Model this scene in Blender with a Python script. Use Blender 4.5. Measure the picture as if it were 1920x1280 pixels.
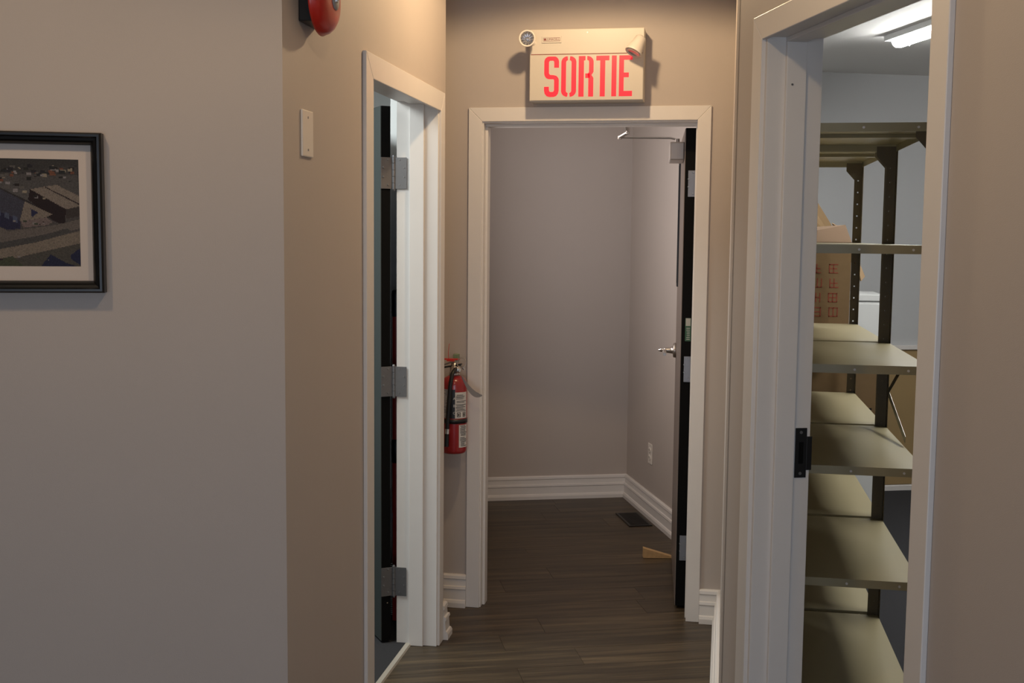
import bpy, bmesh, math, random
from mathutils import Vector, Matrix

random.seed(7)
for o in list(bpy.data.objects):
    bpy.data.objects.remove(o)
SC = bpy.context.scene
COL = SC.collection
PI = math.pi
R = math.radians

# ------------------------------------------------------------------ camera
cam_d = bpy.data.cameras.new('camera')
cam_d.sensor_width = 36.0
cam_d.lens = 2131.6 / 1920 * 36.0
cam_d.clip_start = 0.05
cam = bpy.data.objects.new('camera', cam_d)
COL.objects.link(cam)
pit, rol, yaw = R(5.279), R(0.554), R(9.8)
Rp = Matrix(((1, 0, 0), (0, math.cos(pit), -math.sin(pit)), (0, math.sin(pit), math.cos(pit))))
Rr = Matrix(((math.cos(rol), -math.sin(rol), 0), (math.sin(rol), math.cos(rol), 0), (0, 0, 1)))
Sx = Matrix(((1, 0, 0), (0, 0, -1), (0, 1, 0)))
Wy = Matrix(((math.cos(yaw), math.sin(yaw), 0), (-math.sin(yaw), math.cos(yaw), 0), (0, 0, 1)))
Mc = Rr @ Rp @ Sx @ Wy                      # rows: camera right, down, forward in world axes
rt, dn, fw = Mc[0], Mc[1], Mc[2]
cam.matrix_world = Matrix(((rt[0], -dn[0], -fw[0], 0), (rt[1], -dn[1], -fw[1], 0), (rt[2], -dn[2], -fw[2], 1.58), (0, 0, 0, 1)))
SC.camera = cam

# ------------------------------------------------------------------ world, exposure
w = bpy.data.worlds.new('world')
SC.world = w
w.use_nodes = True
w.node_tree.nodes['Background'].inputs[0].default_value = (0.6, 0.65, 0.7, 1)
w.node_tree.nodes['Background'].inputs[1].default_value = 0.05
SC.view_settings.view_transform = 'Standard'
SC.view_settings.look = 'None'
SC.view_settings.exposure = 0.0
SC.view_settings.gamma = 1.0
SC.view_settings.use_curve_mapping = False
SC.cycles.max_bounces = 8
SC.cycles.diffuse_bounces = 5
SC.cycles.sample_clamp_indirect = 4.0


def light(name, kind, loc, energy, color, target=None, size=None, size_y=None, spot=None, blend=0.3, radius=None):
    d = bpy.data.lights.new(name, kind)
    d.energy = energy
    d.color = color
    if kind == 'AREA':
        d.shape = 'RECTANGLE'
        d.size = size
        d.size_y = size_y or size
    if kind == 'SPOT':
        d.spot_size = spot
        d.spot_blend = blend
    if radius is not None:
        d.shadow_soft_size = radius
    o = bpy.data.objects.new(name, d)
    COL.objects.link(o)
    o.location = loc
    if target is not None:
        o.rotation_euler = (Vector(target) - Vector(loc)).to_track_quat('-Z', 'Y').to_euler()
    return o


WARM = (1.0, 0.71, 0.41)
COOL = (0.72, 0.83, 1.0)
NEUT = (0.97, 1.0, 0.96)
# ceiling downlight of the short corridor and one of the front room, plus an added fill spot
light('downlight_corridor', 'SPOT', (-0.47, 3.80, 2.635), 32, WARM, (-0.47, 3.80, 0), spot=R(168), blend=0.2, radius=0.035)
light('downlight_picture', 'SPOT', (-1.43, 1.44, 2.635), 18, WARM, (-1.43, 1.44, 0), spot=R(160), blend=0.35, radius=0.04)
light('room_fill_spot', 'SPOT', (-0.3, 1.75, 2.635), 20, WARM, (-0.3, 1.75, 0), spot=R(150), blend=0.35, radius=0.05)  # unseen spot added as warm fill for the corridor walls
# daylight from the front room's window behind the camera
light('window_daylight', 'AREA', (0.1, -2.55, 1.25), 48, COOL, (-0.3, 3.0, 0.2), size=2.4, size_y=1.4)
# vestibule: daylight from its outer door on the hidden left side
light('vestibule_daylight', 'AREA', (-1.22, 5.35, 1.8), 15, (0.98, 0.90, 0.87), (0.2, 5.55, 1.9), size=0.7, size_y=1.2)
# left-hand office: ceiling panel
light('office_panel', 'AREA', (-2.25, 3.6, 2.56), 52, (0.92, 1.0, 1.0), (-2.0, 3.8, 0), size=1.2, size_y=0.6)


# ------------------------------------------------------------------ materials
def mat(name, col, rough=0.6, metal=0.0, noise=0.0, nscale=40.0, bump=0.0, bscale=300.0, emit=0.0, ecol=None, spec=0.5, coat=0.0):
    m = bpy.data.materials.new(name)
    m.use_nodes = True
    nt = m.node_tree
    b = nt.nodes['Principled BSDF']
    b.inputs['Base Color'].default_value = (*col, 1)
    b.inputs['Roughness'].default_value = rough
    b.inputs['Metallic'].default_value = metal
    b.inputs['Specular IOR Level'].default_value = spec
    if coat:
        b.inputs['Coat Weight'].default_value = coat
        b.inputs['Coat Roughness'].default_value = 0.15
    tc = nt.nodes.new('ShaderNodeTexCoord')
    if noise > 0:
        n = nt.nodes.new('ShaderNodeTexNoise')
        n.inputs['Scale'].default_value = nscale
        n.inputs['Detail'].default_value = 4
        nt.links.new(tc.outputs['Object'], n.inputs['Vector'])
        mx = nt.nodes.new('ShaderNodeMix')
        mx.data_type = 'RGBA'
        mx.inputs[6].default_value = (*[max(0, c * (1 - noise)) for c in col], 1)
        mx.inputs[7].default_value = (*[min(1, c * (1 + noise)) for c in col], 1)
        nt.links.new(n.outputs['Fac'], mx.inputs[0])
        nt.links.new(mx.outputs[2], b.inputs['Base Color'])
    if bump > 0:
        n2 = nt.nodes.new('ShaderNodeTexNoise')
        n2.inputs['Scale'].default_value = bscale
        n2.inputs['Detail'].default_value = 3
        nt.links.new(tc.outputs['Object'], n2.inputs['Vector'])
        bp = nt.nodes.new('ShaderNodeBump')
        bp.inputs['Strength'].default_value = bump
        bp.inputs['Distance'].default_value = 0.002
        nt.links.new(n2.outputs['Fac'], bp.inputs['Height'])
        nt.links.new(bp.outputs['Normal'], b.inputs['Normal'])
    if emit > 0:
        b.inputs['Emission Color'].default_value = (*(ecol or col), 1)
        b.inputs['Emission Strength'].default_value = emit
    return m


M = {}
M['paint'] = mat('wall_paint', (0.48, 0.425, 0.385), 0.62, bump=0.12, bscale=450, noise=0.02, nscale=5)
M['paint_light'] = mat('pale_wall_paint', (0.50, 0.51, 0.52), 0.7, bump=0.1, bscale=450)
M['office_white'] = mat('office_white_paint', (0.85, 0.86, 0.85), 0.7)
M['ceiling'] = mat('ceiling_paint', (0.74, 0.73, 0.71), 0.8, bump=0.1, bscale=200)
M['trim'] = mat('trim_paint', (0.72, 0.69, 0.66), 0.38, noise=0.02, nscale=20)
M['carpet'] = mat('carpet_pile', (0.042, 0.042, 0.045), 0.95, noise=0.6, nscale=350, bump=1.0, bscale=600, spec=0.1)
M['door_black'] = mat('door_edge_black', (0.003, 0.003, 0.003), 0.7, spec=0.12)
M['door_face'] = mat('door_face_brown', (0.17, 0.135, 0.115), 0.45, noise=0.08, nscale=8)
M['door_grey'] = mat('door_face_grey', (0.04, 0.048, 0.046), 0.5)
M['steel'] = mat('satin_steel', (0.24, 0.24, 0.25), 0.42, metal=0.85, noise=0.06, nscale=60)
M['steel_dark'] = mat('screw_steel', (0.30, 0.30, 0.30), 0.4, metal=0.9)
M['chrome'] = mat('chrome', (0.75, 0.74, 0.72), 0.16, metal=1.0)
M['nickel'] = mat('satin_nickel', (0.50, 0.46, 0.42), 0.3, metal=0.9)
M['closer'] = mat('closer_paint', (0.48, 0.43, 0.39), 0.42, metal=0.45)
M['plate'] = mat('ivory_plastic', (0.74, 0.69, 0.62), 0.35)
M['black'] = mat('black_plastic', (0.008, 0.008, 0.009), 0.4)
M['frame_black'] = mat('black_lacquer', (0.005, 0.005, 0.005), 0.33, spec=0.35)
M['mat_board'] = mat('mat_board', (0.60, 0.52, 0.46), 0.85, bump=0.1, bscale=500)
M['sign_cream'] = mat('sign_cream_enamel', (0.63, 0.58, 0.50), 0.42, bump=0.05, bscale=80)
M['sign_face'] = mat('sign_face_cream', (0.60, 0.55, 0.47), 0.38)
M['sign_red'] = mat('sign_red_translucent', (0.75, 0.012, 0.025), 0.4, emit=0.5, ecol=(1.0, 0.02, 0.05))
M['sign_print'] = mat('label_brown_print', (0.22, 0.05, 0.04), 0.6)
M['reflector'] = mat('lamp_reflector', (0.8, 0.8, 0.82), 0.12, metal=1.0)
M['glass'] = mat('lamp_lens', (0.55, 0.55, 0.57), 0.1, metal=0.6)
M['bell_red'] = mat('bell_red_enamel', (0.42, 0.018, 0.010), 0.32, coat=0.3)
M['ext_red'] = mat('extinguisher_red', (0.30, 0.012, 0.014), 0.30, coat=0.3)
M['tie_red'] = mat('red_plastic', (0.55, 0.03, 0.02), 0.4)
M['label_white'] = mat('label_white', (0.62, 0.60, 0.57), 0.5)
M['label_grey'] = mat('label_grey', (0.30, 0.30, 0.31), 0.5)
M['tag_grey'] = mat('tag_paper', (0.42, 0.39, 0.37), 0.7)
M['tag_green'] = mat('green_bracket', (0.20, 0.27, 0.16), 0.5)
M['wedge'] = mat('pine_wood', (0.55, 0.35, 0.16), 0.6, noise=0.25, nscale=60)
M['vent'] = mat('vent_brown_black', (0.012, 0.010, 0.009), 0.4, metal=0.3)
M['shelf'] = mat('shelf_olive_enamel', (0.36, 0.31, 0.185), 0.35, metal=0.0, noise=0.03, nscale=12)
M['post'] = mat('post_olive_shaded', (0.12, 0.088, 0.042), 0.42, noise=0.05, nscale=30)  # shelving olive darkened for the shade on sides facing away from the lamp
M['card'] = mat('cardboard', (0.27, 0.172, 0.082), 0.85, noise=0.08, nscale=30)
M['card_dark'] = mat('cardboard_inside', (0.17, 0.105, 0.06), 0.9)
M['card_print'] = mat('red_ink', (0.36, 0.075, 0.045), 0.8)
M['tape'] = mat('parcel_tape', (0.42, 0.36, 0.27), 0.35)
M['tan_panel'] = mat('tan_panel', (0.33, 0.225, 0.10), 0.7, noise=0.05, nscale=9)
M['cabinet'] = mat('cabinet_white', (0.66, 0.67, 0.66), 0.45)
M['diffuser'] = mat('lamp_diffuser', (1, 1, 1), 0.4, emit=82.0, ecol=(1.0, 1.0, 0.97))
M['lamp_white'] = mat('lamp_white_metal', (0.8, 0.8, 0.8), 0.4)
M['sticker_green'] = mat('sticker_green', (0.03, 0.10, 0.05), 0.5)
M['sticker_white'] = mat('sticker_white', (0.42, 0.42, 0.38), 0.5)
M['strip_metal'] = mat('threshold_metal', (0.50, 0.46, 0.39), 0.4, metal=0.3)
M['tool_red'] = mat('tool_red', (0.50, 0.035, 0.02), 0.4)
M['window_glass'] = mat('window_glass', (0.75, 0.8, 0.85), 0.1, spec=0.5)


def plank_mat():
    m = bpy.data.materials.new('vinyl_plank')
    m.use_nodes = True
    nt = m.node_tree
    L = nt.links.new
    b = nt.nodes['Principled BSDF']
    b.inputs['Roughness'].default_value = 0.42
    geo = nt.nodes.new('ShaderNodeNewGeometry')
    info = nt.nodes.new('ShaderNodeObjectInfo')
    rot = nt.nodes.new('ShaderNodeVectorRotate')
    rot.rotation_type = 'Z_AXIS'
    rot.inputs['Angle'].default_value = -R(19.3)
    L(geo.outputs['Position'], rot.inputs['Vector'])
    ad = nt.nodes.new('ShaderNodeVectorMath')
    ad.operation = 'ADD'
    sc3 = nt.nodes.new('ShaderNodeVectorMath')
    sc3.operation = 'SCALE'
    L(info.outputs['Random'], sc3.inputs['Scale'])
    sc3.inputs[0].default_value = (17, 5, 9)
    L(rot.outputs[0], ad.inputs[0])
    L(sc3.outputs[0], ad.inputs[1])
    mp = nt.nodes.new('ShaderNodeMapping')
    mp.inputs['Scale'].default_value = (0.8, 15, 1)
    L(ad.outputs[0], mp.inputs['Vector'])
    n = nt.nodes.new('ShaderNodeTexNoise')
    n.inputs['Scale'].default_value = 2.2
    n.inputs['Detail'].default_value = 5
    n.inputs['Roughness'].default_value = 0.6
    L(mp.outputs[0], n.inputs['Vector'])
    mp2 = nt.nodes.new('ShaderNodeMapping')
    mp2.inputs['Scale'].default_value = (3, 130, 1)
    L(ad.outputs[0], mp2.inputs['Vector'])
    n2 = nt.nodes.new('ShaderNodeTexNoise')
    n2.inputs['Scale'].default_value = 1.4
    n2.inputs['Detail'].default_value = 3
    L(mp2.outputs[0], n2.inputs['Vector'])
    mix = nt.nodes.new('ShaderNodeMath')
    mix.operation = 'MULTIPLY_ADD'
    L(n2.outputs['Fac'], mix.inputs[0])
    mix.inputs[1].default_value = 0.35
    ml = nt.nodes.new('ShaderNodeMath')
    ml.operation = 'MULTIPLY_ADD'
    L(n.outputs['Fac'], ml.inputs[0])
    ml.inputs[1].default_value = 0.75
    ml.inputs[2].default_value = -0.06
    L(ml.outputs[0], mix.inputs[2])
    cr = nt.nodes.new('ShaderNodeValToRGB')
    e = cr.color_ramp.elements
    e[0].position = 0.30
    e[0].color = (0.028, 0.019, 0.011, 1)
    e[1].position = 0.70
    e[1].color = (0.130, 0.092, 0.050, 1)
    x = e.new(0.5)
    x.color = (0.060, 0.042, 0.0235, 1)
    L(mix.outputs[0], cr.inputs[0])
    hs = nt.nodes.new('ShaderNodeHueSaturation')
    mv = nt.nodes.new('ShaderNodeMapRange')
    mv.inputs['To Min'].default_value = 0.85
    mv.inputs['To Max'].default_value = 1.15
    L(info.outputs['Random'], mv.inputs['Value'])
    L(mv.outputs[0], hs.inputs['Value'])
    L(cr.outputs[0], hs.inputs['Color'])
    L(hs.outputs[0], b.inputs['Base Color'])
    bp = nt.nodes.new('ShaderNodeBump')
    bp.inputs['Strength'].default_value = 0.25
    bp.inputs['Distance'].default_value = 0.001
    L(n2.outputs['Fac'], bp.inputs['Height'])
    L(bp.outputs[0], b.inputs['Normal'])
    return m


M['plank'] = plank_mat()


# ------------------------------------------------------------------ mesh helpers
class MB:
    def __init__(self):
        self.v, self.f, self.s = [], [], []

    def add(self, vs, fs, smooth=False):
        k = len(self.v)
        self.v += [tuple(p) for p in vs]
        self.f += [tuple(k + i for i in f) for f in fs]
        self.s += [smooth] * len(fs)
        return self

    def box(self, x0, x1, y0, y1, z0, z1):
        return self.prism([(x0, y0), (x1, y0), (x1, y1), (x0, y1)], z0, z1)

    def prism(self, poly, z0, z1):
        n = len(poly)
        a = sum(poly[i][0] * poly[(i + 1) % n][1] - poly[(i + 1) % n][0] * poly[i][1] for i in range(n))
        if a < 0:
            poly = poly[::-1]
        vs = [(p[0], p[1], z0) for p in poly] + [(p[0], p[1], z1) for p in poly]
        fs = [tuple(range(n - 1, -1, -1)), tuple(range(n, 2 * n))] + [(i, (i + 1) % n, n + (i + 1) % n, n + i) for i in range(n)]
        return self.add(vs, fs)

    def slab(self, poly, o, ux, uy, t):
        """polygon given in the plane (o, ux, uy), extruded by t along ux x uy"""
        o, ux, uy = Vector(o), Vector(ux), Vector(uy)
        nn = ux.cross(uy).normalized() * t
        n = len(poly)
        a = sum(poly[i][0] * poly[(i + 1) % n][1] - poly[(i + 1) % n][0] * poly[i][1] for i in range(n))
        if (a < 0) != (t < 0):
            poly = poly[::-1]
        vs = [o + ux * p[0] + uy * p[1] for p in poly]
        vs += [p + nn for p in vs]
        fs = [tuple(range(n - 1, -1, -1)), tuple(range(n, 2 * n))] + [(i, (i + 1) % n, n + (i + 1) % n, n + i) for i in range(n)]
        return self.add(vs, fs)

    def cyl(self, p0, p1, r0, r1=None, n=20, caps=True, smooth=True):
        r1 = r0 if r1 is None else r1
        p0, p1 = Vector(p0), Vector(p1)
        d = (p1 - p0).normalized()
        a = d.orthogonal().normalized()
        b = d.cross(a)
        ring = [a * math.cos(2 * PI * i / n) + b * math.sin(2 * PI * i / n) for i in range(n)]
        vs = [p0 + q * r0 for q in ring] + [p1 + q * r1 for q in ring]
        self.add(vs, [(i, (i + 1) % n, n + (i + 1) % n, n + i) for i in range(n)], smooth)
        if caps:
            self.add(vs[:n], [tuple(range(n - 1, -1, -1))])
            self.add(vs[n:], [tuple(range(n))])
        return self

    def lathe(self, o, axis, prof, n=32, smooth=True):
        """prof: list of (distance along axis, radius)"""
        o, d = Vector(o), Vector(axis).normalized()
        a = d.orthogonal().normalized()
        b = d.cross(a)
        vs, fs = [], []
        for h, r in prof:
            for i in range(n):
                t = 2 * PI * i / n
                vs.append(o + d * h + (a * math.cos(t) + b * math.sin(t)) * max(r, 1e-5))
        for j in range(len(prof) - 1):
            for i in range(n):
                fs.append((j * n + i, j * n + (i + 1) % n, (j + 1) * n + (i + 1) % n, (j + 1) * n + i))
        return self.add(vs, fs, smooth)

    def tube(self, pts, r, n=10, closed=False):
        pts = [Vector(p) for p in pts]
        m = len(pts)
        up = None
        vs, fs = [], []
        for i, p in enumerate(pts):
            a = pts[(i - 1) % m] if (closed or i > 0) else p
            c = pts[(i + 1) % m] if (closed or i < m - 1) else p
            d = (c - a).normalized()
            if up is None:
                up = d.orthogonal().normalized()
            up = (up - d * up.dot(d)).normalized()
            s = d.cross(up)
            rr = r[i] if isinstance(r, (list, tuple)) else r
            for k in range(n):
                t = 2 * PI * k / n
                vs.append(p + (up * math.cos(t) + s * math.sin(t)) * rr)
        for i in range(m if closed else m - 1):
            for k in range(n):
                j = (i + 1) % m
                fs.append((i * n + k, i * n + (k + 1) % n, j * n + (k + 1) % n, j * n + k))
        self.add(vs, fs, True)
        if not closed:
            self.add(vs[:n], [tuple(range(n - 1, -1, -1))])
            self.add(vs[-n:], [tuple(range(n))])
        return self

    def sweep(self, path, prof, side=1):
        """moulding: profile (out, z) swept along a 2-D polyline with mitred corners"""
        P = [Vector((p[0], p[1])) for p in path]
        m, n = len(P), len(prof)
        offs = []
        for i in range(m):
            ns = []
            for a, b in ((i - 1, i), (i, i + 1)):
                if a >= 0 and b < m:
                    d = (P[b] - P[a]).normalized()
                    ns.append(Vector((-d.y, d.x)) * side)
            if len(ns) == 2:
                h = ns[0] + ns[1]
                offs.append(h / max(0.2, (1 + ns[0].dot(ns[1]))))
            else:
                offs.append(ns[0])
        vs, fs = [], []
        for i in range(m):
            for q, z in prof:
                p = P[i] + offs[i] * q
                vs.append((p.x, p.y, z))
        for i in range(m - 1):
            for k in range(n - 1):
                q = (i * n + k, i * n + k + 1, (i + 1) * n + k + 1, (i + 1) * n + k)
                fs.append(q if side > 0 else q[::-1])
        fs.append(tuple(range(n)))
        fs.append(tuple((m - 1) * n + k for k in range(n - 1, -1, -1)))
        return self.add(vs, fs)

    def build(self, name, m, parent=None, bevel=0.0, kind=None, loc=None, rot=None, segs=2):
        me = bpy.data.meshes.new(name)
        me.from_pydata([tuple(v) for v in self.v], [], self.f)
        me.polygons.foreach_set('use_smooth', self.s)
        me.materials.append(M[m] if isinstance(m, str) else m)
        bm = bmesh.new()
        bm.from_mesh(me)
        bmesh.ops.recalc_face_normals(bm, faces=bm.faces)
        bm.to_mesh(me)
        bm.free()
        me.update()
        o = bpy.data.objects.new(name, me)
        COL.objects.link(o)
        if parent is not None:
            o.parent = parent
        if bevel > 0:
            bv = o.modifiers.new('bevel', 'BEVEL')
            bv.width = bevel
            bv.segments = segs
            bv.limit_method = 'ANGLE'
            bv.angle_limit = R(40)
        if kind:
            o['kind'] = kind
        if loc is not None:
            o.location = loc
        if rot is not None:
            o.rotation_euler = (0, 0, rot)
        return o


def empty(name, loc=(0, 0, 0), rot=0.0, kind=None):
    o = bpy.data.objects.new(name, None)
    o.empty_display_size = 0.05
    COL.objects.link(o)
    o.location = loc
    o.rotation_euler = (0, 0, rot)
    if kind:
        o['kind'] = kind
    return o


def tag(o, label, cat, group=None):
    o['label'] = label
    o['category'] = cat
    if group:
        o['group'] = group
    return o


TH = R(19.3)                       # the front room, vestibule and store are turned against the corridor
BX = Vector((math.cos(TH), math.sin(TH)))
BD = Vector((-math.sin(TH), math.cos(TH)))
# frames: (origin x, y, rotation); local x runs along the wall to the viewer's right, local y into the wall
F_BACK = ((0, 4.65, 0), 0.0)
F_LEFT = ((-1.005, 0, 0), R(90))
PC = (-1.005, 2.598)
F_PIC = ((PC[0], PC[1], 0), TH)
PB = (0.093, 2.98)
F_RIGHT = ((PB[0], PB[1], 0), TH - R(90))
VB = (-0.469, 6.886)
F_VB = ((VB[0], VB[1], 0), TH)
F_VR = ((VB[0], VB[1], 0), TH - R(90))
SF = (1.096, 7.355)
F_SF = ((SF[0], SF[1], 0), TH)
ZC = 2.66

# ------------------------------------------------------------------ the floor and its planks
fl = MB().prism([(-5.2, -3.0), (2.6, -3.0), (2.6, 2.0), (1.2, 8.2), (-1.6, 7.2), (-5.2, 7.2)], -0.15, -0.004).build('floor', 'plank', kind='structure')


def clip(poly, halfs):
    for (px, py, nx, ny) in halfs:
        out = []
        for i in range(len(poly)):
            a, b = poly[i], poly[(i + 1) % len(poly)]
            da = (a[0] - px) * nx + (a[1] - py) * ny
            db = (b[0] - px) * nx + (b[1] - py) * ny
            if da >= 0:
                out.append(a)
            if (da >= 0) != (db >= 0):
                t = da / (da - db)
                out.append((a[0] + (b[0] - a[0]) * t, a[1] + (b[1] - a[1]) * t))
        poly = out
        if len(poly) < 3:
            return None
    return poly


PW, PL = 0.178, 1.22
halfs = [(-1.29, 0, 1, 0), (0.25, 0, -1, 0), (VB[0] + .06, VB[1] + .02, -BX.x, -BX.y), (0, 2.05, 0, 1), (VB[0], VB[1] + .03, -BD.x, -BD.y)]
o0 = Vector((-0.3, 4.5))
for r in range(-16, 17):
    off = random.random() * PL
    for c in range(-3, 4):
        a0, a1 = c * PL + off + 0.0006, (c + 1) * PL + off - 0.0006
        b0, b1 = r * PW + 0.0006, (r + 1) * PW - 0.0006
        q = [o0 + BX * a + BD * b for a, b in ((a0, b0), (a1, b0), (a1, b1), (a0, b1))]
        q = clip([(p.x, p.y) for p in q], halfs)
        if q is None:
            continue
        cx = sum(p[0] for p in q) / len(q)
        cy = sum(p[1] for p in q) / len(q)
        ar = abs(sum(q[i][0] * q[(i + 1) % len(q)][1] - q[(i + 1) % len(q)][0] * q[i][1] for i in range(len(q)))) / 2
        if ar < 0.002:
            continue
        mb = MB()
        m_ = len(q)
        ins = [(p[0] + (cx - p[0]) * 0.004, p[1] + (cy - p[1]) * 0.012) for p in q]
        mb.prism([(p[0] - cx, p[1] - cy) for p in q], -0.004, -0.0004)
        ob = mb.build('plank', 'plank', fl, loc=(cx, cy, random.uniform(-0.0002, 0.0002)))

# carpets of the two side rooms lie on the slab
cl = MB().prism([(-5.0, 1.35), (-1.118, 2.72), (-1.118, 4.29), (-1.165, 4.29), (-1.30, 4.8), (-1.33, 6.9), (-5.0, 6.9)], -0.004, 0.006).build('floor_carpet', 'carpet', kind='structure')
bq = lambda a, b: (PB[0] + BD.x * a + BX.x * b, PB[1] + BD.y * a + BX.y * b)     # along the right wall, into the store
p1, p2, p3 = bq(0.10, 0.07), bq(-4.2, 0.07), bq(-4.2, 2.0)
cs = MB().prism([p1, p2, p3, (2.55, 7.95), (SF[0], SF[1] + .02), (-0.2, 6.92), (0.13, 5.9), (0.13, 3.2)], -0.003, 0.006).build('floor_storage_carpet', 'carpet', kind='structure')

MB().box(-5.4, 2.9, -3.1, 8.4, ZC, ZC + 0.1).build('ceiling', 'ceiling', kind='structure')

# ------------------------------------------------------------------ walls


def wall(name, frame, boxes, m='paint'):
    mb = MB()
    for b in boxes:
        mb.box(*b)
    return mb.build(name, m, kind='structure', loc=frame[0], rot=frame[1])


# end wall of the corridor (exit door), left wall (office door), front-room walls
wall('wall_back', F_BACK, [(-1.295, -0.945, 0, .14, 0, ZC), (-0.038, 0.19, 0, .14, 0, ZC), (-0.945, -0.038, 0, .14, 2.058, ZC)])
mb = MB()
mb.prism([(-1.005, 2.598), (-1.005, 3.318), (-1.165, 3.318), (-1.165, 2.655)], 0, ZC)
mb.box(-1.165, -1.005, 4.172, 4.28, 0, ZC)
mb.box(-1.165, -1.005, 3.318, 4.172, 2.092, ZC)
mb.build('wall_left', 'paint', kind='structure')
MB().box(-1.190, -1.165, 4.281, 4.65, 0, ZC).build('wall_niche', 'paint', kind='structure')
mb = MB()
pe = (PC[0] - BX.x * 4.0, PC[1] - BX.y * 4.0)
mb.prism([(PC[0], PC[1]), (-1.165, 2.70), (pe[0] - .05, pe[1] + .15), pe], 0, ZC)
mb.build('wall_near_left', 'paint', kind='structure')
wall('wall_near_right', F_RIGHT, [(-0.10, 0.088, 0, .12, 0, ZC), (0.887, 6.0, 0, .12, 0, ZC), (0.088, 0.887, 0, .12, 2.085, ZC)])
oc = bq(0.114, 0.0)
ob_ = bq(0.09, 0.12)
MB().prism([oc, (0.078, 4.66), (0.19, 4.66), (0.19, 3.16), ob_, bq(0.09, 0.0)], 0, ZC).build('wall_right', 'paint', kind='structure')
e1 = bq(-6.0, 0.0)
MB().prism([(-4.75, 1.3), (-3.45, -2.75), (-3.6, -2.8), (-4.95, 1.35)], 0, ZC).build('wall_room_left', 'paint', kind='structure')
mb = MB()
mb.box(-3.6, -1.1, -2.85, -2.7, 0, ZC)
mb.box(1.3, 2.3, -2.85, -2.7, 0, ZC)
mb.box(-1.1, 1.3, -2.85, -2.7, 0, 0.6)
mb.box(-1.1, 1.3, -2.85, -2.7, 2.0, ZC)
mb.build('wall_front', 'paint', kind='structure')
wo = empty('window_1', (0.1, -2.77, 0), 0, 'structure')
for q in ((-1.2, 1.2, .60, .65), (-1.2, 1.2, 1.95, 2.0), (-1.2, -1.15, .65, 1.95), (1.15, 1.2, .65, 1.95), (-.025, .025, .65, 1.95)):
    MB().box(q[0], q[1], -.03, .03, q[2], q[3]).build('frame_bar', 'trim', wo)
MB().box(-1.15, -.025, -.003, .003, .65, 1.95).build('pane', 'window_glass', wo)
MB().box(.025, 1.15, -.003, .003, .65, 1.95).build('pane', 'window_glass', wo)
# vestibule
wall('wall_vestibule_back', F_VB, [(-1.1, 0.0, 0, .10, 0, ZC)])
wall('wall_vestibule_right', F_VR, [(-0.1, 1.68, 0, .05, 0, ZC)])
MB().box(0.087, 0.13, 4.79, 5.32, 0, ZC).build('wall_vestibule_near', 'paint', kind='structure')
MB().box(-1.298, -1.285, 4.79, 6.75, 0, ZC).build('wall_vestibule_left', 'paint', kind='structure')
# office to the left
MB().box(-5.0, -1.285, 6.75, 6.85, 0, ZC).build('wall_office_back', 'office_white', kind='structure')
MB().box(-1.327, -1.299, 4.65, 6.75, 0, ZC).build('wall_office_right', 'office_white', kind='structure')
MB().box(-5.1, -5.0, 1.2, 6.9, 0, ZC).build('wall_office_left', 'office_white', kind='structure')
# store room
wall('wall_storage_back', F_SF, [(-1.40, 2.0, 0, .1, 0, ZC)], 'paint_light')
mb = MB()
mb.prism([(0.185, 3.2), (0.198, 3.2), (0.198, 5.30), (-0.29, 6.92), (-0.31, 6.92), (0.185, 5.29)], 0, ZC)
mb.build('wall_storage_left', 'paint_light', kind='structure')
q1, q2 = bq(-4.3, 0.05), bq(-4.3, 2.2)
MB().prism([q1, q2, (q2[0], q2[1] - .1), (q1[0], q1[1] - .1)], 0, ZC).build('wall_storage_front', 'paint', kind='structure')
MB().prism([q2, (q2[0] + .1, q2[1]), (3.0, 8.1), (2.9, 8.1)], 0, ZC).build('wall_storage_right', 'paint', kind='structure')
c1, c2 = bq(0.1, 0.121), bq(-4.25, 0.121)
MB().prism([c1, c2, bq(-4.25, 2.15), (2.85, 7.98), (SF[0], SF[1]), (-0.2, 6.92), (0.2, 4.8), (0.2, 3.2)], 2.585, 2.615).build('ceiling_storage', 'ceiling', kind='structure')

# ------------------------------------------------------------------ baseboards
BP = [(0, 0), (.030, 0), (.030, .020), (.026, .030), (.021, .034), (.019, .074), (.023, .079), (.021, .089), (.014, .092), (.012, .118), (.016, .122), (.014, .134), (.007, .140), (0, .140)]


def baseboard(name, path, side, parent=None):
    return MB().sweep(path, BP, side).build(name, 'trim', parent, kind='structure')


baseboard('baseboard_left', [(-1.005, 4.232), (-1.005, 4.28), (-1.165, 4.28)], -1)
baseboard('baseboard_back', [(-1.165, 4.65), (-0.991, 4.65)], -1)
baseboard('baseboard_right', [(-0.007, 4.65), (0.0775, 4.65), oc, bq(-0.030, 0)], -1)
baseboard('baseboard_vestibule', [(-1.285, 6.60), VB, (VB[0] - BD.x * 1.66, VB[1] - BD.y * 1.66)], -1)
baseboard('baseboard_near_left', [pe, PC, (-1.005, 3.225)], -1)
baseboard('baseboard_near_right', [bq(-0.945, 0), bq(-5.9, 0)], -1)
BPS = [(0, 0), (.012, 0), (.012, .035), (.004, .045), (0, .045)]
MB().sweep([(SF[0] - BX.x * 1.3, SF[1] - BX.y * 1.3), (SF[0] + BX.x * 1.9, SF[1] + BX.y * 1.9)], BPS, -1).build('baseboard_storage', 'trim', kind='structure')


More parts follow.
